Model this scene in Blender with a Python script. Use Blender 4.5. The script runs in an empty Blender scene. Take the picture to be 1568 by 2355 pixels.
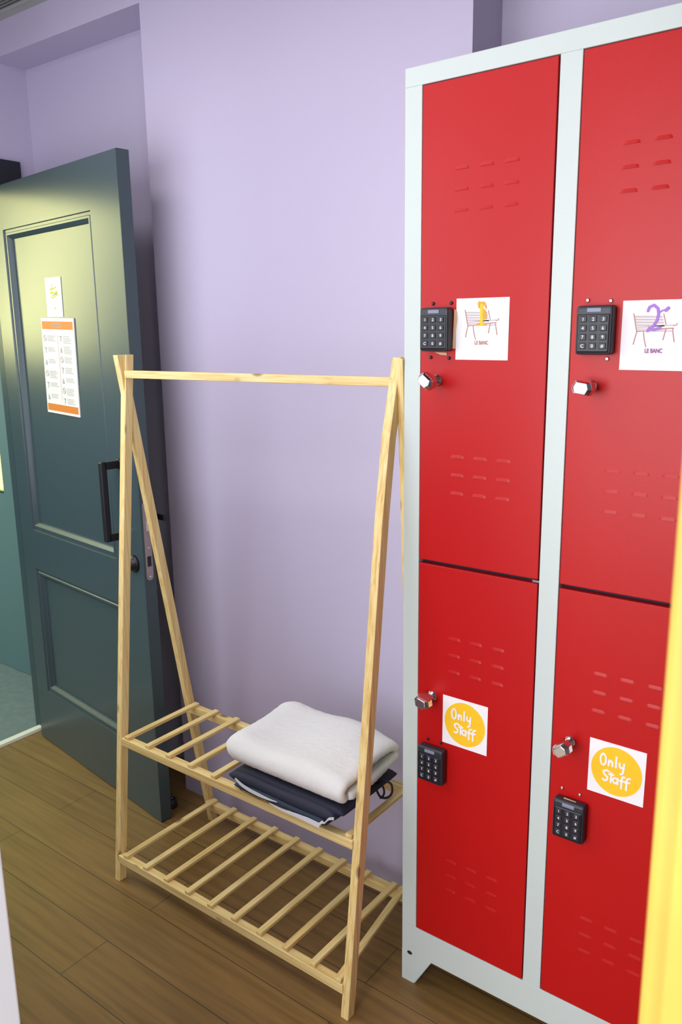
import bpy, bmesh, math, random
from mathutils import Vector, Matrix, Quaternion
random.seed(4)
C = bpy.context.scene.collection
R = math.radians

# ------------------------------------------------------------------ camera
H = 1.4787
cam_d = bpy.data.cameras.new('camera')
cam = bpy.data.objects.new('camera', cam_d)
C.objects.link(cam)
rv = Vector((0.213644646, 0.646538039, 0.0576676490))      # solved rotation of the view
K = Quaternion(rv.normalized(), rv.length).to_matrix()
Bm = Matrix(((1, 0, 0), (0, 0, -1), (0, 1, 0)))
M = K @ Bm                                                  # world -> x right, y down, z forward
rot = Matrix((M[0], -M[1], -M[2])).transposed()
cam.matrix_world = Matrix.Translation((0, 0, H)) @ rot.to_4x4()
cam_d.sensor_fit = 'VERTICAL'
cam_d.sensor_height = 36.0
cam_d.lens = 1864.9 / 2355 * 36.0
cam_d.clip_start = 0.02
cam_d.dof.use_dof = True
cam_d.dof.focus_distance = 1.85
cam_d.dof.aperture_fstop = 9.0
bpy.context.scene.camera = cam

# ------------------------------------------------------------------ light and exposure
sc = bpy.context.scene
sc.view_settings.view_transform = 'Standard'
sc.view_settings.look = 'None'
sc.view_settings.exposure = 0.17
sc.view_settings.gamma = 1.0
sc.view_settings.use_curve_mapping = False
w = bpy.data.worlds.new('world')
sc.world = w
w.use_nodes = True
w.node_tree.nodes['Background'].inputs['Color'].default_value = (0.8, 0.85, 1, 1)
w.node_tree.nodes['Background'].inputs['Strength'].default_value = 0.3


def area(name, loc, target, sx, sy, power, col, spread=180):
    l = bpy.data.lights.new(name, 'AREA')
    l.shape = 'RECTANGLE'
    l.size, l.size_y = sx, sy
    l.energy = power
    l.color = col
    l.spread = R(spread)
    o = bpy.data.objects.new(name, l)
    o.location = loc
    o.rotation_euler = (Vector(target) - Vector(loc)).to_track_quat('-Z', 'Z').to_euler()
    C.objects.link(o)
    return o


area('window_daylight', (-0.9, -1.9, 1.35), (-0.9, 1.4, 1.15), 2.2, 1.8, 76, (0.94, 0.96, 1.0))
area('side_jamb_fill', (1.8, -0.5, 1.5), (-1.0, 0.5, 1.0), 1.2, 1.4, 45, (0.90, 0.95, 1.0))  # added fill from the right to brighten the white jamb, no window there
area('corridor_ceiling_lamp', (-1.45, 0.75, 2.44), (-1.4, 0.95, 0), 1.5, 0.35, 8.5, (1.0, 0.97, 0.97))
area('front_wall_fill', (-1.75, 0.49, 1.15), (-1.7, 1.6, 1.05), 1.3, 1.8, 19, (0.90, 0.95, 1.0))  # added soft wash for the lower back wall and door, front wall has no window
area('next_room_lamp', (-4.7, 0.58, 2.12), (-2.2, 1.5, 1.75), 1.6, 0.45, 30, (1.0, 0.98, 0.42))
area('next_room_cool_fill', (-3.9, 0.4, 2.44), (-3.9, 0.4, 0), 1.4, 1.4, 32, (0.62, 0.88, 1.0))  # invented cool fill, tints the next room and lower door blue-green

# ------------------------------------------------------------------ materials
def nt(name):
    m = bpy.data.materials.new(name)
    m.use_nodes = True
    t = m.node_tree
    return m, t, t.nodes['Principled BSDF']


def mat(name, col, rough=0.5, metal=0.0, bump=0.0, bscale=200, coat=0.0, var=0.0, vscale=5):
    m, t, b = nt(name)
    b.inputs['Base Color'].default_value = (*col, 1)
    b.inputs['Roughness'].default_value = rough
    b.inputs['Metallic'].default_value = metal
    b.inputs['Coat Weight'].default_value = coat
    b.inputs['Coat Roughness'].default_value = 0.25
    tc = t.nodes.new('ShaderNodeTexCoord')
    if bump > 0:
        n = t.nodes.new('ShaderNodeTexNoise')
        n.inputs['Scale'].default_value = bscale
        n.inputs['Detail'].default_value = 3
        bp = t.nodes.new('ShaderNodeBump')
        bp.inputs['Strength'].default_value = bump
        bp.inputs['Distance'].default_value = 0.002
        t.links.new(tc.outputs['Object'], n.inputs['Vector'])
        t.links.new(n.outputs['Fac'], bp.inputs['Height'])
        t.links.new(bp.outputs['Normal'], b.inputs['Normal'])
    if var > 0:
        n = t.nodes.new('ShaderNodeTexNoise')
        n.inputs['Scale'].default_value = vscale
        n.inputs['Detail'].default_value = 4
        r = t.nodes.new('ShaderNodeValToRGB')
        r.color_ramp.elements[0].position = 0.3
        r.color_ramp.elements[1].position = 0.7
        r.color_ramp.elements[0].color = (*[c * (1 - var) for c in col], 1)
        r.color_ramp.elements[1].color = (*[min(1, c * (1 + var)) for c in col], 1)
        t.links.new(tc.outputs['Object'], n.inputs['Vector'])
        t.links.new(n.outputs['Fac'], r.inputs['Fac'])
        t.links.new(r.outputs['Color'], b.inputs['Base Color'])
    return m


def emis(name, col, s):
    m, t, b = nt(name)
    b.inputs['Base Color'].default_value = (*col, 1)
    b.inputs['Emission Color'].default_value = (*col, 1)
    b.inputs['Emission Strength'].default_value = s
    return m


def wood(name, axis, a, b_, c):
    """pine with grain running along the given axis, plus a few knots"""
    m, t, b = nt(name)
    b.inputs['Roughness'].default_value = 0.5
    tc = t.nodes.new('ShaderNodeTexCoord')
    mp = t.nodes.new('ShaderNodeMapping')
    s = [170, 170, 170]
    s[axis] = 5
    mp.inputs['Scale'].default_value = s
    n = t.nodes.new('ShaderNodeTexNoise')
    n.inputs['Scale'].default_value = 1.0
    n.inputs['Detail'].default_value = 4
    n.inputs['Distortion'].default_value = 0.6
    r = t.nodes.new('ShaderNodeValToRGB')
    e = r.color_ramp.elements
    e[0].position, e[0].color = 0.28, (*a, 1)
    e[1].position, e[1].color = 0.62, (*c, 1)
    k = e.new(0.45)
    k.color = (*b_, 1)
    t.links.new(tc.outputs['Object'], mp.inputs['Vector'])
    t.links.new(mp.outputs['Vector'], n.inputs['Vector'])
    t.links.new(n.outputs['Fac'], r.inputs['Fac'])
    # knots
    mk = t.nodes.new('ShaderNodeMapping')
    s2 = [14, 14, 14]
    s2[axis] = 7
    mk.inputs['Scale'].default_value = s2
    v = t.nodes.new('ShaderNodeTexVoronoi')
    v.inputs['Scale'].default_value = 1.0
    kr = t.nodes.new('ShaderNodeValToRGB')
    kr.color_ramp.elements[0].position, kr.color_ramp.elements[0].color = 0.07, (0.12, 0.045, 0.015, 1)
    kr.color_ramp.elements[1].position, kr.color_ramp.elements[1].color = 0.15, (1, 1, 1, 1)
    mx = t.nodes.new('ShaderNodeMix')
    mx.data_type = 'RGBA'
    mx.blend_type = 'MULTIPLY'
    mx.inputs[0].default_value = 0.75
    t.links.new(tc.outputs['Object'], mk.inputs['Vector'])
    t.links.new(mk.outputs['Vector'], v.inputs['Vector'])
    t.links.new(v.outputs['Distance'], kr.inputs['Fac'])
    t.links.new(r.outputs['Color'], mx.inputs[6])
    t.links.new(kr.outputs['Color'], mx.inputs[7])
    t.links.new(mx.outputs[2], b.inputs['Base Color'])
    bp = t.nodes.new('ShaderNodeBump')
    bp.inputs['Strength'].default_value = 0.15
    bp.inputs['Distance'].default_value = 0.001
    t.links.new(n.outputs['Fac'], bp.inputs['Height'])
    t.links.new(bp.outputs['Normal'], b.inputs['Normal'])
    return m


PA, PB, PC = (0.64, 0.40, 0.13), (0.79, 0.57, 0.22), (0.85, 0.67, 0.32)
pine_z = wood('pine_upright', 2, PA, PB, PC)
pine_x = wood('pine_long', 0, PA, PB, PC)
pine_y = wood('pine_cross', 1, PA, PB, PC)

lilac = mat('lilac_wall_paint', (0.53, 0.475, 0.63), 0.75, bump=0.12, bscale=350)
ceil_m = mat('ceiling_paint', (0.40, 0.40, 0.38), 0.8, bump=0.2, bscale=120)
slate = mat('slate_door_paint', (0.052, 0.080, 0.092), 0.28, bump=0.04, bscale=400)
casing_m = mat('dark_casing_paint', (0.012, 0.013, 0.02), 0.6)
black = mat('black_metal', (0.008, 0.007, 0.012), 0.4)
blackp = mat('black_plastic', (0.022, 0.024, 0.035), 0.42, bump=0.05)
keyw = mat('key_print', (0.75, 0.78, 0.8), 0.5)
logo_m = mat('pale_logo_print', (0.22, 0.24, 0.34), 0.4)
chrome = mat('chrome', (0.75, 0.74, 0.74), 0.16, 1.0)
plate_m = mat('lock_plate_metal', (0.42, 0.34, 0.33), 0.4, 0.6)
locker_w = mat('pale_grey_enamel', (0.57, 0.64, 0.615), 0.4, bump=0.03, coat=0.1)
locker_r = mat('red_enamel', (0.47, 0.0035, 0.004), 0.38, bump=0.05, bscale=500, coat=0.0)
locker_r.node_tree.nodes['Principled BSDF'].inputs['Specular IOR Level'].default_value = 0.33
dark_in = mat('dark_gap', (0.03, 0.012, 0.03), 0.7)
paper = mat('white_paper', (0.88, 0.85, 0.88), 0.6)
paper_y = mat('notice_paper', (0.86, 0.84, 0.78), 0.45)
ink_o = mat('orange_ink', (0.95, 0.36, 0.02), 0.6)
ink_y = mat('yellow_ink', (0.95, 0.55, 0.01), 0.6)
ink_g = mat('grey_beige_ink', (0.55, 0.47, 0.48), 0.6)
ink_r = mat('red_brown_ink', (0.50, 0.22, 0.19), 0.6)
ink_b = mat('orange_bar_ink', (0.72, 0.20, 0.02), 0.5)
ink_p = mat('purple_ink', (0.36, 0.17, 0.62), 0.6)
ink_v = mat('violet_text_ink', (0.30, 0.08, 0.28), 0.6)
ink_k = mat('grey_text_ink', (0.16, 0.15, 0.14), 0.6)
ink_l = mat('light_grey_text_ink', (0.45, 0.42, 0.40), 0.6)
ink_yg = mat('yellow_green_ink', (0.62, 0.60, 0.05), 0.6)
glue = mat('beige_glue', (0.62, 0.42, 0.25), 0.6)
terry = mat('white_terry', (0.90, 0.885, 0.87), 0.95, bump=1.0, bscale=700)
navy = mat('dark_navy_cloth', (0.020, 0.022, 0.045), 0.75, bump=0.4, bscale=600)
navy2 = mat('blue_grey_cloth', (0.018, 0.032, 0.06), 0.75, bump=0.4, bscale=600)
white_tape = mat('white_tape', (0.70, 0.70, 0.74), 0.7)
cord_m = mat('black_cord', (0.008, 0.008, 0.015), 0.7)
white_paint = mat('white_frame_paint', (0.82, 0.85, 0.88), 0.5)
yellow_paint = mat('yellow_frame_paint', (0.64, 0.44, 0.075), 0.5, var=0.10, vscale=9)
grey_wall = mat('next_room_wall', (0.13, 0.22, 0.24), 0.6)
grey_floor = mat('next_room_floor', (0.17, 0.21, 0.21), 0.45, var=0.12, vscale=30)
strip_m = mat('threshold_metal', (0.90, 0.88, 0.72), 0.35, 0.0)
lit_pane = emis('lit_pane', (0.95, 0.95, 0.25), 1.6)
near_wall_m = mat('near_room_paint', (0.72, 0.72, 0.74), 0.7)
red_tag = mat('worn_paint_chip', (0.85, 0.45, 0.2), 0.6)

# laminate floor
floor_m, t, b = nt('brown_laminate')
tc = t.nodes.new('ShaderNodeTexCoord')
mp = t.nodes.new('ShaderNodeMapping')
mp.inputs['Location'].default_value = (1.54 + 0.6, -0.898, 0)
br = t.nodes.new('ShaderNodeTexBrick')
br.inputs['Scale'].default_value = 1.0
br.inputs['Brick Width'].default_value = 1.2
br.inputs['Row Height'].default_value = 0.1355
br.inputs['Mortar Size'].default_value = 0.0009
br.inputs['Mortar Smooth'].default_value = 0.0
br.offset = 0.5
br.inputs['Color1'].default_value = (0.225, 0.125, 0.036, 1)
br.inputs['Color2'].default_value = (0.25, 0.142, 0.043, 1)
br.inputs['Mortar'].default_value = (0.03, 0.02, 0.012, 1)
mg = t.nodes.new('ShaderNodeMapping')
mg.inputs['Scale'].default_value = (3, 60, 1)
ng = t.nodes.new('ShaderNodeTexNoise')
ng.inputs['Scale'].default_value = 1
ng.inputs['Detail'].default_value = 5
rg = t.nodes.new('ShaderNodeValToRGB')
rg.color_ramp.elements[0].position, rg.color_ramp.elements[0].color = 0.3, (0.72, 0.72, 0.72, 1)
rg.color_ramp.elements[1].position, rg.color_ramp.elements[1].color = 0.7, (1.15, 1.15, 1.15, 1)
mx = t.nodes.new('ShaderNodeMix')
mx.data_type = 'RGBA'
mx.blend_type = 'MULTIPLY'
mx.inputs[0].default_value = 1.0
t.links.new(tc.outputs['Object'], mp.inputs['Vector'])
t.links.new(mp.outputs['Vector'], br.inputs['Vector'])
t.links.new(tc.outputs['Object'], mg.inputs['Vector'])
t.links.new(mg.outputs['Vector'], ng.inputs['Vector'])
t.links.new(ng.outputs['Fac'], rg.inputs['Fac'])
t.links.new(br.outputs['Color'], mx.inputs[6])
t.links.new(rg.outputs['Color'], mx.inputs[7])
t.links.new(mx.outputs[2], b.inputs['Base Color'])
b.inputs['Roughness'].default_value = 0.42


# ------------------------------------------------------------------ mesh helpers
class MB:
    """collects shapes into ONE mesh with several materials"""
    def __init__(self):
        self.bm = bmesh.new()
        self.mats = []
        self.n = 0

    def mi(self, m):
        if m not in self.mats:
            self.mats.append(m)
        return self.mats.index(m)

    def add(self, bm2, m, mtx=None):
        i = self.mi(m)
        if mtx is not None:
            bmesh.ops.transform(bm2, matrix=mtx, verts=bm2.verts)
        vm = {v: self.bm.verts.new(v.co) for v in bm2.verts}
        for f in bm2.faces:
            try:
                nf = self.bm.faces.new([vm[v] for v in f.verts])
            except ValueError:
                continue
            nf.material_index = i
            nf.smooth = f.smooth
        bm2.free()
        return self

    def hexa(self, lo, hi, m, bev=0.0, seg=2, mtx=None):
        """prism between two quads (4 points each, same order)"""
        b2 = bmesh.new()
        a = [b2.verts.new(p) for p in lo]
        c = [b2.verts.new(p) for p in hi]
        b2.faces.new(a[::-1])
        b2.faces.new(c)
        for k in range(4):
            b2.faces.new((a[k], a[(k + 1) % 4], c[(k + 1) % 4], c[k]))
        if bev > 0:
            bmesh.ops.bevel(b2, geom=b2.edges[:], offset=bev, segments=seg, affect='EDGES', profile=0.5)
        return self.add(b2, m, mtx)

    def box(self, x0, x1, y0, y1, z0, z1, m, bev=0.0, seg=2, mtx=None):
        return self.hexa([(x0, y0, z0), (x1, y0, z0), (x1, y1, z0), (x0, y1, z0)],
                         [(x0, y0, z1), (x1, y0, z1), (x1, y1, z1), (x0, y1, z1)], m, bev, seg, mtx)

    def prism(self, pts, depth, m, mtx=None, bev=0.0):
        """outline in XZ facing -Y, extruded from y=0 to y=depth"""
        b2 = bmesh.new()
        a = [b2.verts.new((p[0], 0, p[1])) for p in pts]
        c = [b2.verts.new((p[0], depth, p[1])) for p in pts]
        b2.faces.new(a)
        b2.faces.new(c[::-1])
        n = len(pts)
        for k in range(n):
            b2.faces.new((a[(k + 1) % n], a[k], c[k], c[(k + 1) % n]))
        bmesh.ops.recalc_face_normals(b2, faces=b2.faces)
        if bev > 0:
            bmesh.ops.bevel(b2, geom=b2.edges[:], offset=bev, segments=2, affect='EDGES', profile=0.5)
        return self.add(b2, m, mtx)

    def lathe(self, prof, m, seg=24, mtx=None, smooth=True):
        """profile (r, h) turned around the Y axis, h towards -Y"""
        b2 = bmesh.new()
        rings = []
        for r_, h_ in prof:
            rings.append([b2.verts.new((r_ * math.cos(2 * math.pi * k / seg), -h_, r_ * math.sin(2 * math.pi * k / seg)))
                          for k in range(seg)])
        for i in range(len(rings) - 1):
            for k in range(seg):
                f = b2.faces.new((rings[i][k], rings[i][(k + 1) % seg], rings[i + 1][(k + 1) % seg], rings[i + 1][k]))
                f.smooth = smooth
        b2.faces.new(rings[0])
        b2.faces.new(rings[-1])
        bmesh.ops.recalc_face_normals(b2, faces=b2.faces)
        return self.add(b2, m, mtx)

    def stroke(self, pts, wd, depth, m, mtx=None):
        """flat ribbon with round ends along points in XZ, facing -Y"""
        for k in range(len(pts) - 1):
            p, q = Vector(pts[k]), Vector(pts[k + 1])
            d = (q - p)
            if d.length < 1e-7:
                continue
            d.normalize()
            n = Vector((-d.y, d.x)) * wd / 2
            a = math.atan2(d.y, d.x)
            out = []
            for j in range(6):
                an = a - math.pi / 2 + math.pi * j / 5
                out.append((q.x + wd / 2 * math.cos(an), q.y + wd / 2 * math.sin(an)))
            for j in range(6):
                an = a + math.pi / 2 + math.pi * j / 5
                out.append((p.x + wd / 2 * math.cos(an), p.y + wd / 2 * math.sin(an)))
            self.prism(out, depth, m, (mtx or Matrix()) @ T(0, -k * 2.5e-5 - self.n * 1e-5, 0))
        self.n = (self.n + 1) % 20
        return self

    def text(self, s, size, x, z, m, mtx=None, bold=0.0, sx=1.0):
        cu = bpy.data.curves.new('t', 'FONT')
        cu.body = s
        cu.size = size
        cu.align_x = 'CENTER'
        cu.offset = bold
        cu.resolution_u = 3
        o = bpy.data.objects.new('t', cu)
        C.objects.link(o)
        dg = bpy.context.evaluated_depsgraph_get()
        dg.update()
        me = bpy.data.meshes.new_from_object(o.evaluated_get(dg))
        b2 = bmesh.new()
        b2.from_mesh(me)
        bpy.data.objects.remove(o)
        bpy.data.curves.remove(cu)
        bpy.data.meshes.remove(me)
        T = Matrix(((sx, 0, 0, x), (0, 0, 1, 0), (0, 1, 0, z), (0, 0, 0, 1)))
        bmesh.ops.transform(b2, matrix=T, verts=b2.verts)
        return self.add(b2, m, mtx)

    def build(self, name, parent=None, smooth=False):
        me = bpy.data.meshes.new(name)
        self.bm.to_mesh(me)
        self.bm.free()
        for m in self.mats:
            me.materials.append(m)
        if smooth:
            for p in me.polygons:
                p.use_smooth = True
        o = bpy.data.objects.new(name, me)
        C.objects.link(o)
        if parent is not None:
            o.parent = parent
        return o


def struct(o):
    o['kind'] = 'structure'
    return o


def tag(o, label, cat, group=None):
    o['label'] = label
    o['category'] = cat
    if group:
        o['group'] = group
    return o


def empty(name, loc, rot=(0, 0, 0)):
    o = bpy.data.objects.new(name, None)
    o.empty_display_size = 0.05
    o.location = loc
    o.rotation_euler = rot
    C.objects.link(o)
    return o


def T(x, y, z):
    return Matrix.Translation((x, y, z))


# ------------------------------------------------------------------ structure
YW, YR = 1.628, 1.758            # front of the projecting wall, back of the two recesses
XL, XC, XR = -2.655, -1.905, -0.884
ZC, ZS = 2.461, 2.362
XE = 1.1

s = MB()
s.box(-2.70, XE + .12, 0.44, YR + .1, -0.06, 0.0, floor_m)
s.box(-2.2, 1.9, -2.2, 0.44, -0.06, 0.0, floor_m)
struct(s.build('floor'))

s = MB()                          # back wall with its two recesses and the dropped head over the left one
s.box(XL, XE + .12, YR, YR + .1, 0, ZC, lilac)
s.box(XC, XR, YW, YR, 0, ZC, lilac)
s.box(XL, XC, YW, YR, ZS, ZC, lilac)
struct(s.build('wall_back'))

s = MB()                          # left wall with the doorway
OY0, OY1, OZ = 0.79, 1.605, 1.968
WT = 0.065
s.box(XL - WT, XL, OY1, YR + .1, 0, ZC, lilac)
s.box(XL - WT, XL, OY0, OY1, OZ, ZC, lilac)
s.box(XL - WT, XL, 0.3, OY0, 0, ZC, lilac)
struct(s.build('wall_left'))

s = MB()
s.box(XE, XE + .12, 0.48, YR, 0, ZC, lilac)
struct(s.build('wall_right'))

s = MB()
s.box(XL - WT, XE + .12, 0.38, YR + .1, ZC, ZC + .06, ceil_m)
struct(s.build('ceiling'))

# front wall, with the opening the picture is taken through
JY0, JY1 = 0.40, 0.48
JXL, JXR = -0.935, -0.102
s = MB()
s.box(XL, JXL - .05, JY0, JY1, 0, ZC, lilac)
s.box(JXR + .2, XE, JY0, JY1, 0, ZC, lilac)
s.box(JXL - .05, JXR + .2, JY0, JY1, 2.12, ZC, lilac)
struct(s.build('wall_front'))
s = MB()
s.box(JXL - .05, JXL, JY0 - .015, JY1, 0, 2.12, white_paint, 0.003)
struct(s.build('trim_1'))
s = MB()                          # yellow frame with shallow flutes
x = JXR
s.box(x, x + .2, JY0, JY1 - .01, 0, 2.12, yellow_paint, 0.004)
s.box(x + .012, x + .045, JY0 - .004, JY0 + .002, 0, 2.12, yellow_paint, 0.0018)
s.box(x + .06, x + .11, JY0 - .004, JY0 + .002, 0, 2.12, yellow_paint, 0.0018)
struct(s.build('trim_2'))

# room the camera stands in
s = MB()
s.box(-2.3, -2.2, -2.2, 0.40, 0, 2.5, near_wall_m)
s.box(1.9, 2.0, -2.2, 0.48, 0, 2.5, near_wall_m)
s.box(-2.3, 2.0, -2.3, -2.2, 0, 2.5, near_wall_m)
s.box(XE + .12, 1.9, 0.40, 0.48, 0, 2.5, near_wall_m)
struct(s.build('wall_near_room'))
s = MB()
s.box(-2.3, 2.0, -2.3, 0.38, 2.5, 2.56, near_wall_m)
struct(s.build('ceiling_near_room'))

# next room through the left doorway
NX, NY = -5.2, 1.855
s = MB()
s.box(NX, XL - .045, -0.8, NY + .1, -0.06, -0.002, grey_floor)
struct(s.build('floor_next_room'))
s = MB()
wx0, wx1, wz0, wz1 = -4.0, -3.236, 0.82, 2.0
s.box(NX, wx0, NY, NY + .1, 0, ZC, grey_wall)
s.box(wx1, XL - WT, NY, NY + .1, 0, ZC, grey_wall)
s.box(wx0, wx1, NY, NY + .1, 0, wz0, grey_wall)
s.box(wx0, wx1, NY, NY + .1, wz1, ZC, grey_wall)
s.box(NX - .1, NX, -0.8, NY + .1, 0, ZC, grey_wall)
s.box(NX, XL - WT, -0.9, -0.8, 0, ZC, grey_wall)
s.box(XL - WT - .1, XL - WT, -0.8, 0.3, 0, ZC, grey_wall)
struct(s.build('wall_next_room'))
s = MB()
s.box(NX - .1, XL - WT - .002, -0.9, NY + .1, ZC, ZC + .06, ceil_m)
struct(s.build('ceiling_next_room'))
s = MB()
s.box(wx0, wx1, NY + .03, NY + .04, wz0, wz1, lit_pane)
win = struct(s.build('window_1'))
s = MB()
s.box(wx0, wx1, NY + .005, NY + .03, wz0, wz0 + .012, slate, 0.002)
s.box(-3.62, -3.60, NY + .005, NY + .03, wz0, wz1, slate, 0.002)
s.build('window_frame', win)

# threshold strip
s = MB()
s.hexa([(-2.704, OY0, -0.004), (-2.668, OY0, -0.004), (-2.668, OY1, -0.004), (-2.704, OY1, -0.004)],
       [(-2.702, OY0, 0.008), (-2.671, OY0, 0.010), (-2.671, OY1, 0.010), (-2.702, OY1, 0.008)], strip_m, 0.001)
struct(s.build('trim_3'))

# dark casing of the left doorway (with jamb linings)
s = MB()
c0 = 0.09
s.box(XL, XL + .018, OY1, OY1 + c0, 0, OZ + .092, casing_m, 0.002)
s.box(XL, XL + .018, OY0 - c0, OY0, 0, OZ + .092, casing_m, 0.002)
s.box(XL, XL + .018, OY0, OY1, OZ - .01, OZ + .092, casing_m, 0.002)
s.box(XL - WT, XL, OY1 - .012, OY1, 0, OZ, slate)
s.box(XL - WT, XL, OY0, OY0 + .012, 0, OZ, slate)
s.box(XL - WT, XL, OY0, OY1, OZ - .012, OZ, casing_m)
struct(s.build('trim_4'))

# ceiling vent at the far left
vent = empty('ceiling_vent', (-2.47, 1.50, ZC))
tag(vent, 'dark slatted ceiling vent at the upper left corner above the green door', 'vent')
s = MB()
for a in ((-.14, .14, -.085, -.075), (-.14, .14, .075, .085), (-.14, -.13, -.075, .075), (.13, .14, -.075, .075)):
    s.box(a[0], a[1], a[2], a[3], -0.008, 0.0, ceil_m, 0.001)
s.build('frame', vent)
s = MB()
for k in range(11):
    y = -.07 + k * .014
    s.hexa([(-.13, y - .005, -.006), (.13, y - .005, -.006), (.13, y - .003, -.006), (-.13, y - .003, -.006)],
           [(-.13, y + .003, -.001), (.13, y + .003, -.001), (.13, y + .005, -.001), (-.13, y + .005, -.001)], casing_m)
s.build('slats', vent)

# ------------------------------------------------------------------ the open panelled door
DA = Vector((-2.623, 1.555))
DB = Vector((-1.818, 1.448))
dang = math.atan2(DB.y - DA.y, DB.x - DA.x)
DL = (DB - DA).length
door = struct(empty('door_1', (DA.x, DA.y, 0.004), (0, 0, dang)))
DT, DH = 0.037, 1.951


def panel_rings(x0, x1, z0, z1):
    # (inset, depth) rings of the moulding
    return [(0.0, 0.0), (0.002, 0.005), (0.010, 0.005), (0.012, 0.003), (0.018, 0.003), (0.028, 0.012), (0.030, 0.017), (0.036, 0.017)]


s = MB()
b2 = bmesh.new()
panels = [(0.092, 0.656, 0.816, 1.815), (0.085, 0.656, 0.208, 0.676)]
xs = sorted({0.0, DL} | {p[0] for p in panels} | {p[1] for p in panels})
xs = [0.0, 0.088, 0.656, DL]
zs = [0.0, 0.208, 0.676, 0.816, 1.815, DH]
for i in range(3):
    for j in range(5):
        if i == 1 and j in (1, 3):
            continue
        vs = [b2.verts.new(p) for p in ((xs[i], 0, zs[j]), (xs[i + 1], 0, zs[j]), (xs[i + 1], 0, zs[j + 1]), (xs[i], 0, zs[j + 1]))]
        b2.faces.new(vs)
bmesh.ops.remove_doubles(b2, verts=b2.verts, dist=1e-5)
for (z0, z1) in ((0.208, 0.676), (0.816, 1.815)):
    x0, x1 = 0.088, 0.656
    rings = []
    for ins, dep in panel_rings(x0, x1, z0, z1):
        rings.append([b2.verts.new(p) for p in ((x0 + ins, dep, z0 + ins), (x1 - ins, dep, z0 + ins),
                                                 (x1 - ins, dep, z1 - ins), (x0 + ins, dep, z1 - ins))])
    for a, c in zip(rings, rings[1:]):
        for k in range(4):
            b2.faces.new((a[k], a[(k + 1) % 4], c[(k + 1) % 4], c[k]))
    b2.faces.new(rings[-1])
s.add(b2, slate)
s.box(0, DL, 0.018, DT, 0, DH, slate)
# thin outer edges closing the front skin
s.box(0, 0.002, 0.0, 0.018, 0, DH, slate)
s.box(DL - .002, DL, 0.0, 0.018, 0, DH, slate)
s.box(0, DL, 0.0005, 0.018, DH - .002, DH, slate)
s.box(0, DL, 0.0005, 0.018, 0, 0.002, slate)
s.build('door_leaf', door)

# pull handle: square bar on two arms
s = MB()
hx, off = 0.714, -0.054
s.box(hx - .009, hx + .009, off - .009, off + .009, 0.892, 1.125, black, 0.002)
s.box(hx - .009, hx + .009, off, 0.0, 1.103, 1.125, black, 0.002)
s.box(hx - .009, hx + .009, off, 0.0, 0.892, 0.914, black, 0.002)
s.lathe([(0.016, 0), (0.016, 0.004), (0.013, 0.006)], black, mtx=T(hx, 0, 1.114))
s.lathe([(0.016, 0), (0.016, 0.004), (0.013, 0.006)], black, mtx=T(hx, 0, 0.903))
s.build('pull_handle', door)
s = MB()
s.lathe([(0.026, 0), (0.026, 0.006), (0.022, 0.009), (0.018, 0.009), (0.017, 0.022), (0.013, 0.026)], black,
        mtx=T(0.760, 0, 0.824))
s.box(0.757, 0.763, -0.0275, -0.025, 0.812, 0.836, chrome)
s.build('lock_cylinder', door)
s = MB()
pl = []
for k in range(13):
    a = math.pi * k / 12
    pl.append((0.011 * math.cos(a), 0.117 - .011 + .011 * math.sin(a)))
for k in range(13):
    a = math.pi + math.pi * k / 12
    pl.append((0.011 * math.cos(a), -0.117 + .011 + .011 * math.sin(a)))
edge = T(DL + .0022, DT / 2 - .002, 0.897) @ Matrix.Rotation(R(90), 4, 'Z')
s.prism(pl, 0.003, plate_m, edge)
for z in (-.106, .106, -.02):
    s.lathe([(0.004, 0.001), (0.003, 0.002)], chrome, 12, edge @ T(0, 0, z))
s.box(-.006, .006, -.004, 0, .03, .06, chrome, 0.001, mtx=edge)
s.box(-.006, .006, -.0012, 0.001, -.075, -.045, casing_m, mtx=edge)
s.build('lock_plate', door)
s = MB()                           # handle on the far side, its tip showing behind the edge
s.lathe([(0.02, -DT), (0.02, -DT - .008)], black, mtx=T(DL - .055, 0, 0.955))
s.box(DL - .062, DL - .048, DT, DT + .05, 0.948, 0.962, black, 0.002)
s.box(DL - .062, DL + .005, DT + .034, DT + .046, 0.947, 0.963, black, 0.003)
s.build('rear_handle', door)
s = MB()
for z in (0.25, 1.0, 1.75):
    s.box(-.012, 0.0, 0.004, 0.018, z, z + .09, casing_m, 0.003)
s.build('hinge', door)

# notice and small paper on the upper panel
def on_door(u, z, tilt=0):
    m = Matrix.Translation((DA.x, DA.y, 0.004)) @ Matrix.Rotation(dang, 4, 'Z')
    return m @ Matrix.Translation((u, 0.0168, z)) @ Matrix.Rotation(tilt, 4, 'Y')


nw, nh = 0.212, 0.297
s = MB()
s.box(-nw / 2, nw / 2, -0.0035, 0, -nh / 2, nh / 2, paper_y, 0.0005)
y = -0.0038
F = T(0, y, 0)
s.box(-nw / 2 + .006, nw / 2 - .006, 0, 0.0003, nh / 2 - .034, nh / 2 - .010, ink_b, mtx=F)
s.box(-nw / 2 + .006, nw / 2 - .006, 0, 0.0003, -nh / 2 + .008, -nh / 2 + .030, ink_b, mtx=F)
s.box(-.0008, .0008, 0, 0.0003, -nh / 2 + .045, nh / 2 - .05, ink_r, mtx=F)
G = T(0, y - .0004, 0)
for k in range(9):                 # unreadable heading
    s.box(-.036 + k * .008, -.031 + k * .008, 0, 0.0002, nh / 2 - .020 - .001 * (k % 2), nh / 2 - .015, ink_l, mtx=G)
for k in range(7):
    s.box(-.028 + k * .008, -.023 + k * .008, 0, 0.0002, nh / 2 - .029, nh / 2 - .025, ink_l, mtx=G)
rng = random.Random(7)
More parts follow.
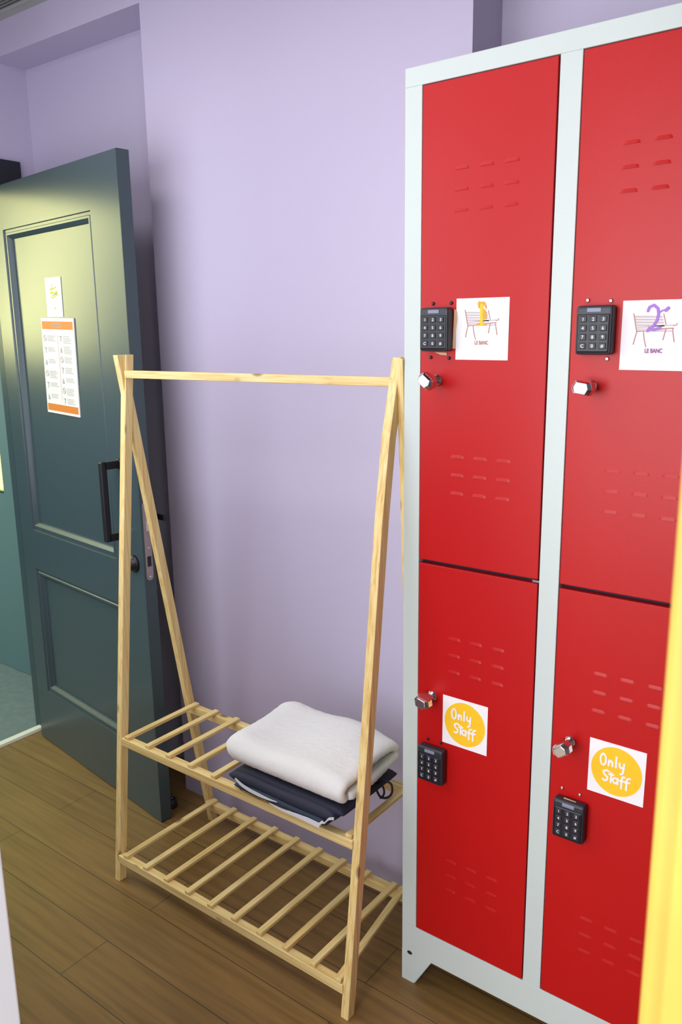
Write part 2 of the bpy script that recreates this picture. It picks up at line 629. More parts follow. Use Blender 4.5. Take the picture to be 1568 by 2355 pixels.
for col, x0 in ((0, -.098), (1, .006)):
    n = 6 if col == 0 else 7
    for i in range(n):
        zc = nh / 2 - .062 - i * (.0365 if col == 0 else .0318)
        typ = (i + col) % 3
        if typ == 0:
            pts = [(x0 + .012 + .009 * math.cos(a * math.pi / 7), zc + .009 * math.sin(a * math.pi / 7)) for a in range(15)]
            s.stroke(pts, 0.0013, 0.0003, ink_k, F)
            s.stroke([(x0 + .007, zc + .005), (x0 + .017, zc - .005)], 0.002, 0.0003, ink_r, F)
        elif typ == 1:
            s.stroke([(x0 + .006, zc + .007), (x0 + .018, zc + .006), (x0 + .013, zc - .001), (x0 + .013, zc - .009)], 0.0022, 0.0003, ink_k, F)
        else:
            s.prism([(x0 + .005, zc - .007), (x0 + .019, zc - .008), (x0 + .016, zc + .002), (x0 + .009, zc + .008)], 0.0003, ink_l, F)
            s.stroke([(x0 + .006, zc - .009), (x0 + .018, zc - .009)], 0.0016, 0.0003, ink_k, F)
        for l in range(rng.choice((3, 4, 5))):
            ln = rng.uniform(.038, .056)
            s.box(x0 + .028, x0 + .028 + ln, 0, 0.0003, zc + .006 - l * .0048, zc + .0082 - l * .0048, ink_l, mtx=F)
n1 = s.build('notice_sheet')
n1.matrix_world = on_door(0.374, 1.383, R(1.6))
tag(n1, 'laminated notice with orange bars and two columns of icons on the green door', 'notice')

s = MB()
s.box(-.051, .051, -0.0015, 0, -.059, .059, paper_y, 0.0004)
F = T(0, -.0018, 0)
s.stroke([(-.01, .038), (-.006, .028), (-.022, .022), (.004, .026), (.018, .030)], 0.004, 0.0003, ink_yg, F)
s.stroke([(-.020, .012), (-.006, .016), (.006, .010), (.022, .016)], 0.006, 0.0003, ink_yg, F)
s.stroke([(-.018, .002), (-.004, -.002), (.012, .004), (.03, .008)], 0.004, 0.0003, ink_yg, F)
s.stroke([(-.012, .007), (.002, .006), (.026, .012)], 0.0016, 0.0003, ink_k, F)
s.stroke([(0, -.034), (.008, -.032)], 0.004, 0.0003, ink_yg, F)
n2 = s.build('paper_note')
n2.matrix_world = on_door(0.369, 1.594, R(1.0))
tag(n2, 'small plain paper with a yellow green drawing above the orange barred notice', 'note')

# door stop behind the door
s = MB()
Rx = Matrix.Rotation(R(-90), 4, 'X')
s.lathe([(0.017, 0), (0.018, 0.004), (0.014, 0.024), (0.011, 0.028)], black, mtx=T(-1.862, 1.53, 0) @ Rx)
s.lathe([(0.004, 0.028), (0.003, 0.030)], chrome, 12, T(-1.862, 1.53, 0) @ Rx)
ds = s.build('door_stop')
tag(ds, 'small round black door stop on the floor behind the open door', 'door stop')

# ------------------------------------------------------------------ clothes rack
rack = empty('clothes_rack', (-1.32, 1.37, 0))
tag(rack, 'natural pine clothes rack with two slatted shelves standing beside the lockers', 'clothes rack')
RX, RY = -1.32, 1.37


def stick_bent(ps, wx, wy, m, name):
    """slightly warped leg through several front-left corners"""
    b2 = bmesh.new()
    prev = None
    for p in ps:
        v = [b2.verts.new(q) for q in ((p[0] - RX, p[1] - RY, p[2]), (p[0] + wx - RX, p[1] - RY, p[2]),
                                       (p[0] + wx - RX, p[1] + wy - RY, p[2]), (p[0] - RX, p[1] + wy - RY, p[2]))]
        if prev:
            for k in range(4):
                b2.faces.new((prev[k], prev[(k + 1) % 4], v[(k + 1) % 4], v[k]))
        else:
            b2.faces.new(v[::-1])
        prev = v
    b2.faces.new(prev)
    ed = [e for e in b2.edges if abs(e.verts[0].co.z - e.verts[1].co.z) > .01 or len(e.link_faces) == 2 and any(len(f.verts) == 4 and abs(f.normal.z) > .9 for f in e.link_faces)]
    b2.normal_update()
    ed = [e for e in b2.edges if e.calc_face_angle(0) > .5]
    bmesh.ops.bevel(b2, geom=ed, offset=.0015, segments=2, affect='EDGES', profile=.5)
    s = MB()
    s.add(b2, m)
    return s.build(name, rack)


def stick(p0, p1, wx, wy, m, name, bev=0.0015):
    """leg: p = front-left corner at bottom/top; section wx by wy kept level"""
    s = MB()
    q = lambda p: [(p[0] - RX, p[1] - RY, p[2]), (p[0] + wx - RX, p[1] - RY, p[2]),
                   (p[0] + wx - RX, p[1] + wy - RY, p[2]), (p[0] - RX, p[1] + wy - RY, p[2])]
    s.hexa(q(p0), q(p1), m, bev)
    return s.build(name, rack)


stick((-1.718, 1.194, 0), (-1.725, 1.346, 1.432), .020, .024, pine_z, 'leg')
stick((-1.7145, 1.546, 0), (-1.7285, 1.322, 1.432), .019, .024, pine_z, 'leg')
stick_bent([(-0.929, 1.194, 0), (-.925, 1.2725, .65), (-.921, 1.321, 1.10), (-.9195, 1.345, 1.27), (-0.918, 1.383, 1.430)], .020, .025, pine_z, 'leg')
stick((-0.948, 1.520, 0), (-0.898, 1.366, 1.428), .0155, .020, pine_z, 'leg')


def bar(x0, x1, y0, y1, z0, z1, m, name, ya=0.0, bev=0.0015, za=0.0):
    s = MB()
    s.hexa([(x0 - RX, y0 - RY, z0), (x1 - RX, y0 + ya - RY, z0 + za), (x1 - RX, y1 + ya - RY, z0 + za), (x0 - RX, y1 - RY, z0)],
           [(x0 - RX, y0 - RY, z1), (x1 - RX, y0 + ya - RY, z1 + za), (x1 - RX, y1 + ya - RY, z1 + za), (x0 - RX, y1 - RY, z1)], m, bev)
    return s.build(name, rack)


bar(-1.706, -0.914, 1.336, 1.354, 1.374, 1.393, pine_x, 'hanging_rail', ya=.036, za=-.002)
# lower shelf
bar(-1.700, -0.926, 1.198, 1.220, 0.057, 0.080, pine_x, 'shelf_rail')
bar(-1.700, -0.930, 1.524, 1.546, 0.057, 0.080, pine_x, 'shelf_rail')
# upper shelf
bar(-1.702, -0.924, 1.238, 1.260, 0.393, 0.415, pine_x, 'shelf_rail')
bar(-1.702, -0.930, 1.480, 1.502, 0.393, 0.415, pine_x, 'shelf_rail', ya=-.004)


def slat(x, y0, y1, z, xb=None, tilt=0):
    xb = x if xb is None else xb
    s = MB()
    w_ = .0085
    s.hexa([(x - w_ - RX, y0 - RY, z - .009), (x + w_ - RX, y0 - RY, z - .009), (xb + w_ - RX, y1 - RY, z - .009), (xb - w_ - RX, y1 - RY, z - .009)],
           [(x - w_ - RX, y0 - RY, z), (x + w_ - RX, y0 - RY, z), (xb + w_ - RX, y1 - RY, z), (xb - w_ - RX, y1 - RY, z)], pine_y, 0.0015)
    return s.build('slat', rack)


for k in range(9):
    slat(-1.672 + k * .0822, 1.200 + random.uniform(-.001, .002), 1.544, 0.0895)
slat(-0.940, 1.200, 1.542, 0.0895, -0.988)
for k in range(10):
    slat(-1.680 + k * .0825, 1.240 + random.uniform(-.001, .002), 1.498, 0.4245)

# ------------------------------------------------------------------ folded trousers and towel
def soft_slab(x0, x1, y0, y1, z0, z1, m, name, amp=0.004, seed=1, nx=26, ny=14, bulge=0.5, mb=None, skew=(0, 0)):
    """cushion-like slab: rounded rim, gently uneven top"""
    rr = random.Random(seed)
    ph = [rr.uniform(0, 6) for _ in range(6)]
    b2 = bmesh.new()
    h = (z1 - z0) / 2
    rows = []
    cross = 12
    # build as a grid on a superellipse in Y for each X station
    for i in range(nx + 1):
        u = i / nx
        e = 1 - abs(2 * u - 1) ** 14
        xx = x0 + (x1 - x0) * u
        row = []
        for j in range(cross * 2):
            a = 2 * math.pi * j / (cross * 2)
            ca, sa = math.cos(a), math.sin(a)
            n = 0.32
            cy = math.copysign(abs(ca) ** n, ca)
            cz = math.copysign(abs(sa) ** 0.6, sa)
            yy = (y0 + y1) / 2 + (y1 - y0) / 2 * cy
            wob = amp * math.sin(7 * u + ph[0] + 2 * cy) + amp * .6 * math.sin(13 * u + ph[1])
            zz = (z0 + z1) / 2 + h * cz * max(e, .05) ** .5
            if cz > 0:
                zz += wob * cz
            yy += amp * .8 * math.sin(9 * u + ph[2]) * (1 if cy < 0 else .3)
            row.append(b2.verts.new((xx + skew[0] * cy, yy + skew[1] * (u - .5), zz)))
        rows.append(row)
    L = cross * 2
    for i in range(nx):
        for j in range(L):
            f = b2.faces.new((rows[i][j], rows[i][(j + 1) % L], rows[i + 1][(j + 1) % L], rows[i + 1][j]))
            f.smooth = True
    b2.faces.new(rows[0])
    b2.faces.new(rows[-1])
    bmesh.ops.recalc_face_normals(b2, faces=b2.faces)
    mb.add(b2, m)


trs = empty('folded_trousers', (-1.12, 1.36, 0.425))
tag(trs, 'folded dark navy trousers with white side stripe under the white towel', 'trousers')
tx, ty, tz = 1.12, -1.36, -0.425
s = MB()
soft_slab(-1.262, -0.985, 1.2245, 1.46, 0.4255, 0.448, navy2, '', 0.0008, 3, mb=s)
soft_slab(-1.280, -0.965, 1.2275, 1.455, 0.438, 0.473, navy, '', 0.001, 5, mb=s)
soft_slab(-1.265, -0.948, 1.238, 1.45, 0.452, 0.4815, navy, '', 0.0012, 8, mb=s)
o = s.build('cloth', trs)
o.location = (tx, ty, tz)


def ribbon(pts, wds, m, name, parent, loc, thick=0.0015):
    """flat tape through 3-D points, standing upright in Z"""
    s = MB()
    b2 = bmesh.new()
    prev = None
    for p, w_ in zip(pts, wds):
        v = [b2.verts.new((p[0], p[1], p[2] - w_ / 2)), b2.verts.new((p[0], p[1], p[2] + w_ / 2)),
             b2.verts.new((p[0], p[1] + thick, p[2] + w_ / 2)), b2.verts.new((p[0], p[1] + thick, p[2] - w_ / 2))]
        if prev:
            for k in range(4):
                b2.faces.new((prev[k], prev[(k + 1) % 4], v[(k + 1) % 4], v[k]))
        else:
            b2.faces.new(v)
        prev = v
    b2.faces.new(prev)
    bmesh.ops.recalc_face_normals(b2, faces=b2.faces)
    s.add(b2, m)
    o = s.build(name, parent)
    o.location = loc
    return o


def smooth(pts, wds, n=5):
    P, W_ = [], []
    for i in range(len(pts) - 1):
        p0, p1, p2, p3 = (Vector(pts[max(0, i - 1)]), Vector(pts[i]), Vector(pts[i + 1]), Vector(pts[min(len(pts) - 1, i + 2)]))
        for k in range(n):
            t_ = k / n
            P.append(tuple(.5 * (2 * p1 + (p2 - p0) * t_ + (2 * p0 - 5 * p1 + 4 * p2 - p3) * t_ ** 2 + (3 * p1 - p0 - 3 * p2 + p3) * t_ ** 3)))
            W_.append(wds[i] * (1 - t_) + wds[i + 1] * t_)
    P.append(tuple(pts[-1]))
    W_.append(wds[-1])
    return P, W_


LOC = (tx, ty, tz)
P, W_ = smooth([(-1.268, 1.229, .4560), (-1.245, 1.2245, .4480), (-1.215, 1.2225, .4425), (-1.18, 1.2225, .4400), (-1.15, 1.2225, .4400), (-1.125, 1.2235, .4415)],
               [.0045, .0075, .0085, .0080, .0045, .0008])
ribbon(P, W_, white_tape, 'side_stripe', trs, LOC)
P, W_ = smooth([(-1.15, 1.2235, .4300), (-1.11, 1.2215, .4290), (-1.07, 1.2205, .4320), (-1.03, 1.2205, .4330), (-1.00, 1.2210, .4315)],
               [.0008, .0050, .0085, .0120, .0120])
ribbon(P, W_, white_tape, 'side_stripe', trs, LOC)
P, W_ = smooth([(-1.003, 1.2200, .4330), (-.992, 1.2200, .4440), (-.986, 1.2205, .4440), (-.976, 1.2230, .4560), (-.964, 1.2260, .4600)],
               [.008, .007, .003, .006, .006])
ribbon(P, W_, white_tape, 'side_stripe', trs, LOC)


def tube(pts, r, m, name, parent, loc, res=8):
    cu = bpy.data.curves.new(name, 'CURVE')
    cu.dimensions = '3D'
    cu.bevel_depth = r
    cu.bevel_resolution = 3
    sp = cu.splines.new('NURBS')
    sp.points.add(len(pts) - 1)
    for p, q in zip(sp.points, pts):
        p.co = (*q, 1)
    sp.use_endpoint_u = True
    sp.order_u = 3
    cu.materials.append(m)
    o = bpy.data.objects.new('t', cu)
    C.objects.link(o)
    dg = bpy.context.evaluated_depsgraph_get()
    dg.update()
    me = bpy.data.meshes.new_from_object(o.evaluated_get(dg))
    bpy.data.objects.remove(o)
    bpy.data.curves.remove(cu)
    for p in me.polygons:
        p.use_smooth = True
    o = bpy.data.objects.new(name, me)
    C.objects.link(o)
    o.parent = parent
    o.location = loc
    return o


tube([(-.965, 1.37, .474), (-.949, 1.37, .484), (-.930, 1.37, .492), (-.915, 1.37, .494), (-.9085, 1.37, .486), (-.9095, 1.37, .466), (-.925, 1.37, .450), (-.942, 1.37, .447), (-.950, 1.37, .458), (-.956, 1.37, .470)],
     .0026, cord_m, 'drawstring', trs, LOC)
tube([(-.962, 1.365, .474), (-.948, 1.365, .482), (-.934, 1.365, .484), (-.927, 1.365, .474), (-.928, 1.365, .458), (-.938, 1.365, .449)],
     .0024, cord_m, 'drawstring', trs, LOC)

# towel: one cloth folded over, its open ends to the right
s = MB()
b2 = bmesh.new()
prof = []
zb, zt = 0.500, 0.533
for k in range(15):
    u = k / 14
    prof.append((-0.942 - u * .328, zb + .002 * math.sin(5 * u) + .008 * max(0, 1 - u / .25) ** 2))
for k in range(1, 8):
    a = math.pi / 2 + math.pi * k / 8
    prof.append((-1.27 - .018 * abs(math.cos(a)) * 1.4, (zb + zt) / 2 - math.sin(a) * .014))
for k in range(15):
    u = k / 14
    arch = .010 * math.sin(math.pi * min(1, max(0, (u - .35) / .65))) if u > .35 else 0
    drop = -.004 * max(0, (u - .86) / .14) ** 2
    prof.append((-1.27 + u * .324, zt + arch + drop + .006 * math.exp(-((u - .05) / .08) ** 2)))
NJ = 16
grid = []
for i, (px_, pz_) in enumerate(prof):
    row = []
    for j in range(NJ + 1):
        v = j / NJ
        yy = 1.238 + v * .232
        top = i > 18
        yy += .005 * math.sin(i * .7 + (1 if top else 0)) * (1 - v) * .6 + (.012 * (px_ + 1.1) * (1 - 2 * v))
        z_ = pz_
        zz = z_ + (.004 * math.sin(6 * v + px_ * 9) + .010 * v * (1 if i < 34 else .5) if top else 0)
        if top:
            w_ = min(1, max(0, (i - 18) / 4))
            if v < .25:
                ph = R(-75 + 165 * v / .25)
                hz = (zt + .004 - zb) / 2 + .003
                y2 = 1.264 - .030 * math.cos(ph)
                z2 = (zt + zb) / 2 + hz * math.sin(ph) + (pz_ - zt) * max(0, math.sin(ph))
                yy = yy + (y2 - yy) * w_
                zz = zz + (z2 - zz) * w_
            else:
                yy = 1.264 + (yy - 1.238) / .232 * .0 + (v - .25) / .75 * .206 + .004 * math.sin(i * .5) * v
        else:
            yy = 1.252 + v * .215
        edge_ = 1 - v
        if edge_ < .12 and top:
            zz -= .016 * (1 - edge_ / .12) ** 2
        xx = px_ + .010 * math.sin(3 * v + 1) * (1 if px_ > -1.1 else -.6) * (.5 if top else 1)
        if top:
            zz += .012 * max(0, 1 - (i - 20) / 8) ** 1.5 * v ** 3
        if top and i > 26:
            zz += .006 * math.sin(math.pi * v) * (i - 26) / 11
        row.append(b2.verts.new((xx, yy, zz)))
    grid.append(row)
for i in range(len(grid) - 1):
    for j in range(NJ):
        f = b2.faces.new((grid[i][j], grid[i][j + 1], grid[i + 1][j + 1], grid[i + 1][j]))
        f.smooth = True
s.add(b2, terry)
tow = s.build('folded_towel', smooth=True)
md = tow.modifiers.new('thick', 'SOLIDIFY')
md.thickness = 0.024
md.offset = 0
md = tow.modifiers.new('round', 'SUBSURF')
md.levels = md.render_levels = 2
tx_ = bpy.data.textures.new('terry_noise', 'CLOUDS')
tx_.noise_scale = 0.007
md = tow.modifiers.new('pile', 'DISPLACE')
md.texture = tx_
md.strength = 0.0034
tag(tow, 'thick white terry towel folded over on top of the dark trousers', 'towel')

# ------------------------------------------------------------------ locker
LX0, LX1, LY0, LY1, LZ = -0.882, -0.234, 1.371, 1.752, 1.95
locker = empty('metal_locker', ((LX0 + LX1) / 2, LY0, 0))
tag(locker, 'pale grey metal locker with four red doors standing against the lilac wall', 'locker')
ox, oy = (LX0 + LX1) / 2, LY0
D = [(-0.845, -0.583), (-0.545, -0.283)]
ZD = [(1.024, 1.917), (0.152, 1.020)]
s = MB()
BT = 0.018
fr = []
# front frame: left stile, centre post, right stile, top band, base band
s.box(LX0 - ox, D[0][0] - ox, 0, BT, 0.152, 1.917, locker_w, 0.001)
s.box(D[0][1] - ox, D[1][0] - ox, 0, BT, 0.152, 1.917, locker_w, 0.001)
s.box(D[1][1] - ox, LX1 - ox, 0, BT, 0.152, 1.917, locker_w, 0.001)
s.box(LX0 - ox, LX1 - ox, 0, BT, 1.917, LZ, locker_w, 0.001)
s.box(LX0 - ox, LX1 - ox, 0, BT, 0.078, 0.152, locker_w, 0.001)
# case
s.box(LX0 - ox, LX0 + .003 - ox, BT, LY1 - oy, 0.078, LZ, locker_w)
s.box(LX1 - .003 - ox, LX1 - ox, BT, LY1 - oy, 0.078, LZ, locker_w)
s.box(LX0 - ox, LX1 - ox, BT, LY1 - oy, LZ - .003, LZ, locker_w)
s.box(LX0 - ox, LX1 - ox, BT, LY1 - oy, 0.078, 0.082, locker_w)
s.box(LX0 - ox, LX1 - ox, LY1 - oy - .003, LY1 - oy, 0.078, LZ, locker_w)
s.box(-.006, .006, BT, LY1 - oy, 0.082, LZ - .003, locker_w)
# dark inside seen in the gaps
for d in D:
    s.box(d[0] - ox, d[1] - ox, 0.0165, 0.018, 0.152, 1.917, dark_in)
s.build('cabinet_body', locker)

for side in (0, 1):
    for back in (0, 1):
        s = MB()
        xa = LX0 if side == 0 else LX1
        sg = 1 if side == 0 else -1
        yb = 0.0 if back == 0 else LY1 - oy - .0025
        pts = [(xa - ox, 0.079), (xa + sg * .078 - ox, 0.079), (xa + sg * .032 - ox, 0.0), (xa - ox, 0.0)]
        s.prism(pts, 0.0025, locker_w, T(0, yb, 0))
        # folded side flange
        if back == 0:
            s.box(min(xa, xa + sg * .0025) - ox, max(xa, xa + sg * .0025) - ox, 0.0025, .05, 0, 0.078, locker_w)
            s.hexa([(xa + sg * .032 - ox, .0025, 0), (xa + sg * .034 - ox, .0025, 0), (xa + sg * .034 - ox, .012, 0), (xa + sg * .032 - ox, .012, 0)],
                   [(xa + sg * .076 - ox, .0025, .078), (xa + sg * .078 - ox, .0025, .078), (xa + sg * .078 - ox, .012, .078), (xa + sg * .076 - ox, .012, .078)], locker_w)
            e = MB
            el = [(xa + sg * .021 - ox + .006 * math.cos(a * math.pi / 8) * 1.1, .0775 + .0045 * math.sin(a * math.pi / 8)) for a in range(16)]
            s.prism(el, 0.001, casing_m, T(0, -.0006, 0))
        else:
            s.box(min(xa, xa + sg * .0025) - ox, max(xa, xa + sg * .0025) - ox, yb - .05, yb, 0, 0.078, locker_w)
        s.build('foot', locker)


def louvre(s, x, z, wd):
    """pressed hood: bulges out, open at its lower edge"""
    h, dp, n = 0.012, 0.0026, 8
    b2 = bmesh.new()
    rows = []
    for j, (dz, dy) in enumerate(((h, 0.0), (h * .7, .45), (h * .35, .8), (0.0012, 1.0))):
        row = []
        for i in range(n + 1):
            u = i / n
            e = min(1, min(u, 1 - u) * 5.5)
            row.append(b2.verts.new((x + wd * u, -dp * dy * math.sin(e * math.pi / 2) - .0001, z + dz * (.35 + .65 * math.sin(e * math.pi / 2)))))
        rows.append(row)
    for a, c in zip(rows, rows[1:]):
        for i in range(n):
            f = b2.faces.new((a[i], a[i + 1], c[i + 1], c[i]))
            f.smooth = True
    bmesh.ops.recalc_face_normals(b2, faces=b2.faces)
    s.add(b2, locker_r)
    s.box(x + .002, x + wd - .002, -.0012, -.0002, z - .0004, z + .0012, dark_in)


def keypad(parent, x, z, tilt=0.0, strip=None, screws=(True, chrome)):
    s = MB()
    A = T(x, -.0015, z) @ Matrix.Rotation(tilt, 4, 'Y')
    s.box(-.031, .031, -.021, 0, -.040, .040, blackp, 0.005, 3, A)
    s.box(-.027, .027, -.0225, -.020, -.036, .026, black, 0.002, 2, A)
    s.box(-.012, .012, -.0222, -.020, .029, .036, logo_m, 0.001, 2, A)
    for r_ in range(4):
        for c_ in range(3):
            kx, kz = -.017 + c_ * .017, .018 - r_ * .0145
            s.box(kx - .006, kx + .006, -.0238, -.022, kz - .005, kz + .005, blackp, 0.001, 1, A)
            g = '1234567890'[r_ * 3 + c_] if r_ < 3 else 'C0#'[c_]
            s.text(g, .0078, kx, kz - .0027, keyw, A @ T(0, -.0240, 0), bold=.0001)
    o = s.build('keypad_lock', parent)
    return o


def screw_marks(parent, pts, m):
    for x, z in pts:
        s = MB()
        s.lathe([(0.0032, 0.001), (0.0034, .0016), (0.002, .0028)], m, 12, T(x, -.0015, z))
        s.build('screw_head', parent)


def knob(parent, x, z, ang, ribs=False):
    """turning catch: round collar, short neck and a flared six-sided grip"""
    s = MB()
    A = T(x, -.0015, z)
    s.lathe([(0.011, 0), (0.011, .003), (0.0085, .004), (0.0075, .013)], chrome, 24, A)
    Rr = A @ Matrix.Rotation(ang, 4, 'Y')
    b2 = bmesh.new()
    secs = [(.010, .009, .0075), (.018, .0125, .0090), (.031, .0195, .0115), (.043, .0185, .0110), (.050, .012, .0090)]
    rings = []
    for d_, hx_, hz_ in secs:
        rings.append([b2.verts.new(p) for p in ((-hx_, -d_, 0), (-hx_ * .72, -d_, -hz_), (hx_ * .72, -d_, -hz_),
                                                 (hx_, -d_, 0), (hx_ * .72, -d_, hz_), (-hx_ * .72, -d_, hz_))])
    for a, c in zip(rings, rings[1:]):
        for k in range(6):
            b2.faces.new((a[k], a[(k + 1) % 6], c[(k + 1) % 6], c[k]))
    b2.faces.new(rings[0])
    b2.faces.new(rings[-1])
    bmesh.ops.recalc_face_normals(b2, faces=b2.faces)
    bmesh.ops.bevel(b2, geom=b2.edges[:], offset=.0009, segments=2, affect='EDGES', profile=.5)
    s.add(b2, chrome, Rr)
    if ribs:
        for k in range(4):
            for sz in (-1, 1):
                s.box(-.008 + k * .0046, -.006 + k * .0046, -.043, -.026, sz * .0108 - .0006, sz * .0108 + .0008, chrome, mtx=Rr)
    return s.build('turn_knob', parent)


doors = []
for ci, d in enumerate(D):
    for ri, zd in enumerate(ZD):
        s = MB()
        g = .0022
        x0, x1, z0, z1 = d[0] - ox + g, d[1] - ox - g, zd[0] + g, zd[1] - g
        s.box(x0, x1, -.0015, .014, z0, z1, locker_r, 0.0012, 2)
        lx0 = d[0] - ox + .069
        zt_ = (1.768, 1.245) if ri == 0 else (0.872, 0.362)
        for gz in zt_:
            for r_ in range(3):
                for c_ in range(3):
                    louvre(s, lx0 + c_ * .0485, gz - r_ * .036 - .006, .034)
        o = s.build('door', locker)
        doors.append(o)
        if ci == 1 and ri == 0:
            pass
S = {}
S['ul'], S['ll'], S['ur'], S['lr'] = doors
keypad(S['ul'], -0.803 - ox, 1.483)
keypad(S['ur'], -0.497 - ox, 1.478)
keypad(S['ll'], -0.801 - ox, 0.583)
keypad(S['lr'], -0.497 - ox, 0.568)
screw_marks(S['ul'], [(-.816 - ox, 1.531), (-.777 - ox, 1.531), (-.820 - ox, 1.431), (-.780 - ox, 1.430)], black)
screw_marks(S['ur'], [(-.516 - ox, 1.527), (-.477 - ox, 1.525), (-.478 - ox, 1.431)], chrome)
screw_marks(S['ll'], [(-.817 - ox, .632), (-.785 - ox, .632)], black)
screw_marks(S['lr'], [(-.518 - ox, .622), (-.483 - ox, .620)], chrome)
knob(S['ul'], -0.806 - ox, 1.388, R(38), True)
knob(S['ur'], -0.503 - ox, 1.384, R(8))
knob(S['ll'], -0.808 - ox, 0.733, R(15))
knob(S['lr'], -0.508 - ox, 0.722, R(-38), True)
s = MB()
s.prism([(-.770 - ox, 1.520), (-.764 - ox, 1.515), (-.763 - ox, 1.500), (-.766 - ox, 1.480), (-.767 - ox, 1.448), (-.773 - ox, 1.447)], .0012, glue, T(0, -.0026, 0))
s.prism([(-.812 - ox, 1.441), (-.785 - ox, 1.440), (-.785 - ox, 1.435), (-.798 - ox, 1.436)], .0010, glue, T(0, -.0026, 0))
s.build('glue_residue', S['ul'])
s = MB()
s.prism([(-.510 - ox, .610), (-.486 - ox, .609), (-.486 - ox, .606), (-.510 - ox, .606)], .0012, glue, T(0, -.0130, 0))
s.build('glue_residue', S['lr'])
s = MB()
s.box(-.596 - ox, -.583 - ox, -.001, .010, 1.0195, 1.0245, chrome, .0006)
s.build('hinge_pin', locker)

# ------------------------------------------------------------------ cards on the locker doors
YF = LY0 - .0016


def bench(s, F):
    # back rest slats, seat slats, legs drawn in perspective
    for k in range(4):
        z = .0315 - k * .0045
        s.prism([(-.0335 + k * .0012, z), (.0105 + k * .0012, z - .001), (.0108 + k * .0012, z - .0040), (-.0333 + k * .0012, z - .0032)], .0003, ink_g, F)
    for k in range(3):
        z = .0135 - k * .0026
        s.prism([(-.029 + k * .001, z), (.029 - k * .001, z + .0035 - k * .002), (.028 - k * .001, z + .0015 - k * .002), (-.029 + k * .001, z - .0020)], .0003, ink_g, F)
    f = F @ T(0, -.0003, 0)
    s.stroke([(-.0355, .0345), (-.0345, .032), (-.0305, .013), (-.0285, .006)], .0016, .0003, ink_r, f)
    s.stroke([(.0120, .0335), (.0135, .028), (.0165, .017)], .0014, .0003, ink_r, f)
    s.stroke([(.0335, .0185), (.0325, .016), (.0280, .0150)], .0014, .0003, ink_r, f)
    s.stroke([(-.0290, .0062), (.029, .0112)], .0014, .0003, ink_r, f)
    for p in ([(-.0285, .006), (-.0310, -.004), (-.0330, -.014)], [(-.0180, .0055), (-.0160, -.006), (-.0125, -.018)],
              [(.0170, .010), (.0150, .001), (.0135, -.007)], [(.0270, .011), (.0285, .002), (.0310, -.010)]):
        s.stroke(p, .0014, .0003, ink_r, f)


def card(name, x, z, w_, h_, tilt=0):
    s = MB()
    s.box(-w_ / 2, w_ / 2, -.0006, 0, -h_ / 2, h_ / 2, paper)
    return s


def place(s, name, x, z, tilt, label, cat, group=None):
    o = s.build(name)
    o.location = (x, YF, z)
    o.rotation_euler = (0, tilt, 0)
    tag(o, label, cat, group)
    return o


F = T(0, -.0009, 0)
s = card('', 0, 0, .107, .111)
bench(s, F)
g = F @ T(0, -.0006, 0)
s.stroke([(-.0075, .0440), (-.0065, .048), (-.002, .0465), (.003, .0470), (.0065, .0410)], .0040, .0003, ink_o, g)
s.stroke([(.0065, .0420), (.0075, .0375)], .0030, .0003, ink_o, g)
s.stroke([(-.0065, .0440), (-.0065, .0385)], .0030, .0003, ink_o, g)
s.stroke([(-.0015, .0455), (-.001, .030), (-.0005, .014), (.0000, .009)], .0060, .0003, ink_y, g)
s.stroke([(.0040, .0330), (.0060, .0260), (.0060, .0200)], .0055, .0003, ink_o, g)
s.stroke([(-.0085, .0088), (-.001, .0100), (.0065, .0085)], .0045, .0003, ink_o, g)
s.text('LE BANC', .0098, 0, -.0275, ink_r, g, bold=.0003, sx=.72)
place(s, 'number_card', -0.7125, 1.4825, R(0.3), 'white card with an orange figure one over a bench drawing', 'card', None)

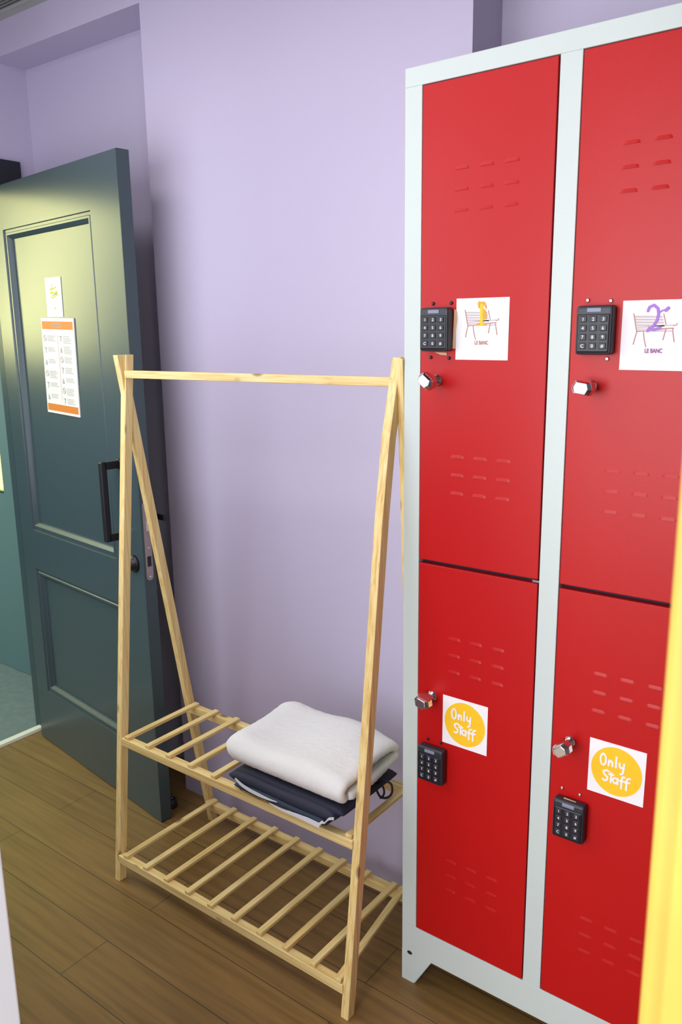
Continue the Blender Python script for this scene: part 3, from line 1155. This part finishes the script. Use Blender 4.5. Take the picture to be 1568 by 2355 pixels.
s = card('', 0, 0, .107, .111)
bench(s, F)
s.stroke([(-.0130, .0385), (-.0110, .0445), (-.004, .0475), (.0025, .0420), (.0040, .0330), (.0020, .0230), (-.004, .0130), (-.0115, .0070)], .0044, .0003, ink_p, g)
s.stroke([(-.0115, .0070), (-.009, .0115), (-.002, .0085), (.0080, .0125)], .0042, .0003, ink_p, g)
s.stroke([(.0045, .0355), (.0100, .0390), (.0170, .0405)], .0026, .0003, ink_p, g)
s.stroke([(.0150, .0390), (.0185, .0425)], .0052, .0003, ink_p, g)
s.text('LE BANC', .0098, 0, -.0275, ink_v, g, bold=.0003, sx=.72)
place(s, 'number_card', -0.4035, 1.4685, R(0.3), 'white card with a purple figure two over a bench drawing', 'card', None)


def arc(cx, cz, rx, rz, a0, a1, n=12):
    return [(cx + rx * math.cos(R(a0 + (a1 - a0) * k / n)), cz + rz * math.sin(R(a0 + (a1 - a0) * k / n))) for k in range(n + 1)]


def staff_card():
    s = card('', 0, 0, .103, .107)
    disc = [(.0465 * math.cos(2 * math.pi * k / 48), .0475 * math.sin(2 * math.pi * k / 48)) for k in range(48)]
    s.prism(disc, .0003, ink_y, F)
    W = .0036
    f = F @ T(0, -.0004, 0)
    st = lambda p, w_=W: s.stroke(p, w_, .0003, paper, f)
    # Only
    st(arc(-.0245, .0180, .0052, .0110, 80, 440, 18))
    st([(-.0140, .0190), (-.0145, .0085)]); st([(-.0143, .0140), (-.0105, .0190), (-.0075, .0170), (-.0075, .0090)])
    st([(-.0010, .0290), (-.0010, .0090)])
    st([(.0055, .0195), (.0055, .0135), (.0085, .0105), (.0125, .0130)]); st([(.0135, .0200), (.0130, .0080), (.0115, .0000), (.0080, -.0015)])
    # Staff
    st([(-.0120, -.0040), (-.0165, -.0015), (-.0225, -.0050), (-.0215, -.0105), (-.0150, -.0150), (-.0150, -.0200), (-.0195, -.0235), (-.0235, -.0215)])
    st([(-.0080, -.0045), (-.0085, -.0235)]); st([(-.0120, -.0085), (-.0040, -.0075)])
    st(arc(-.0005, -.0175, .0042, .0052, 40, 340, 12)); st([(.0040, -.0120), (.0042, -.0235)])
    st([(.0165, -.0055), (.0125, -.0060), (.0110, -.0110), (.0110, -.0290)]); st([(.0080, -.0150), (.0155, -.0140)])
    st([(.0260, -.0050), (.0220, -.0060), (.0200, -.0110), (.0200, -.0295)]); st([(.0170, -.0150), (.0250, -.0135)])
    return s


place(staff_card(), 'staff_card', -0.7305, 0.6895, R(0.2),
      'yellow disc card reading Only Staff on the locker door nearer the clothes rack', 'card', 'only staff cards')
place(staff_card(), 'staff_card', -0.4185, 0.6895, R(0.2),
      'yellow disc card reading Only Staff on the locker door nearer the yellow frame', 'card', 'only staff cards')
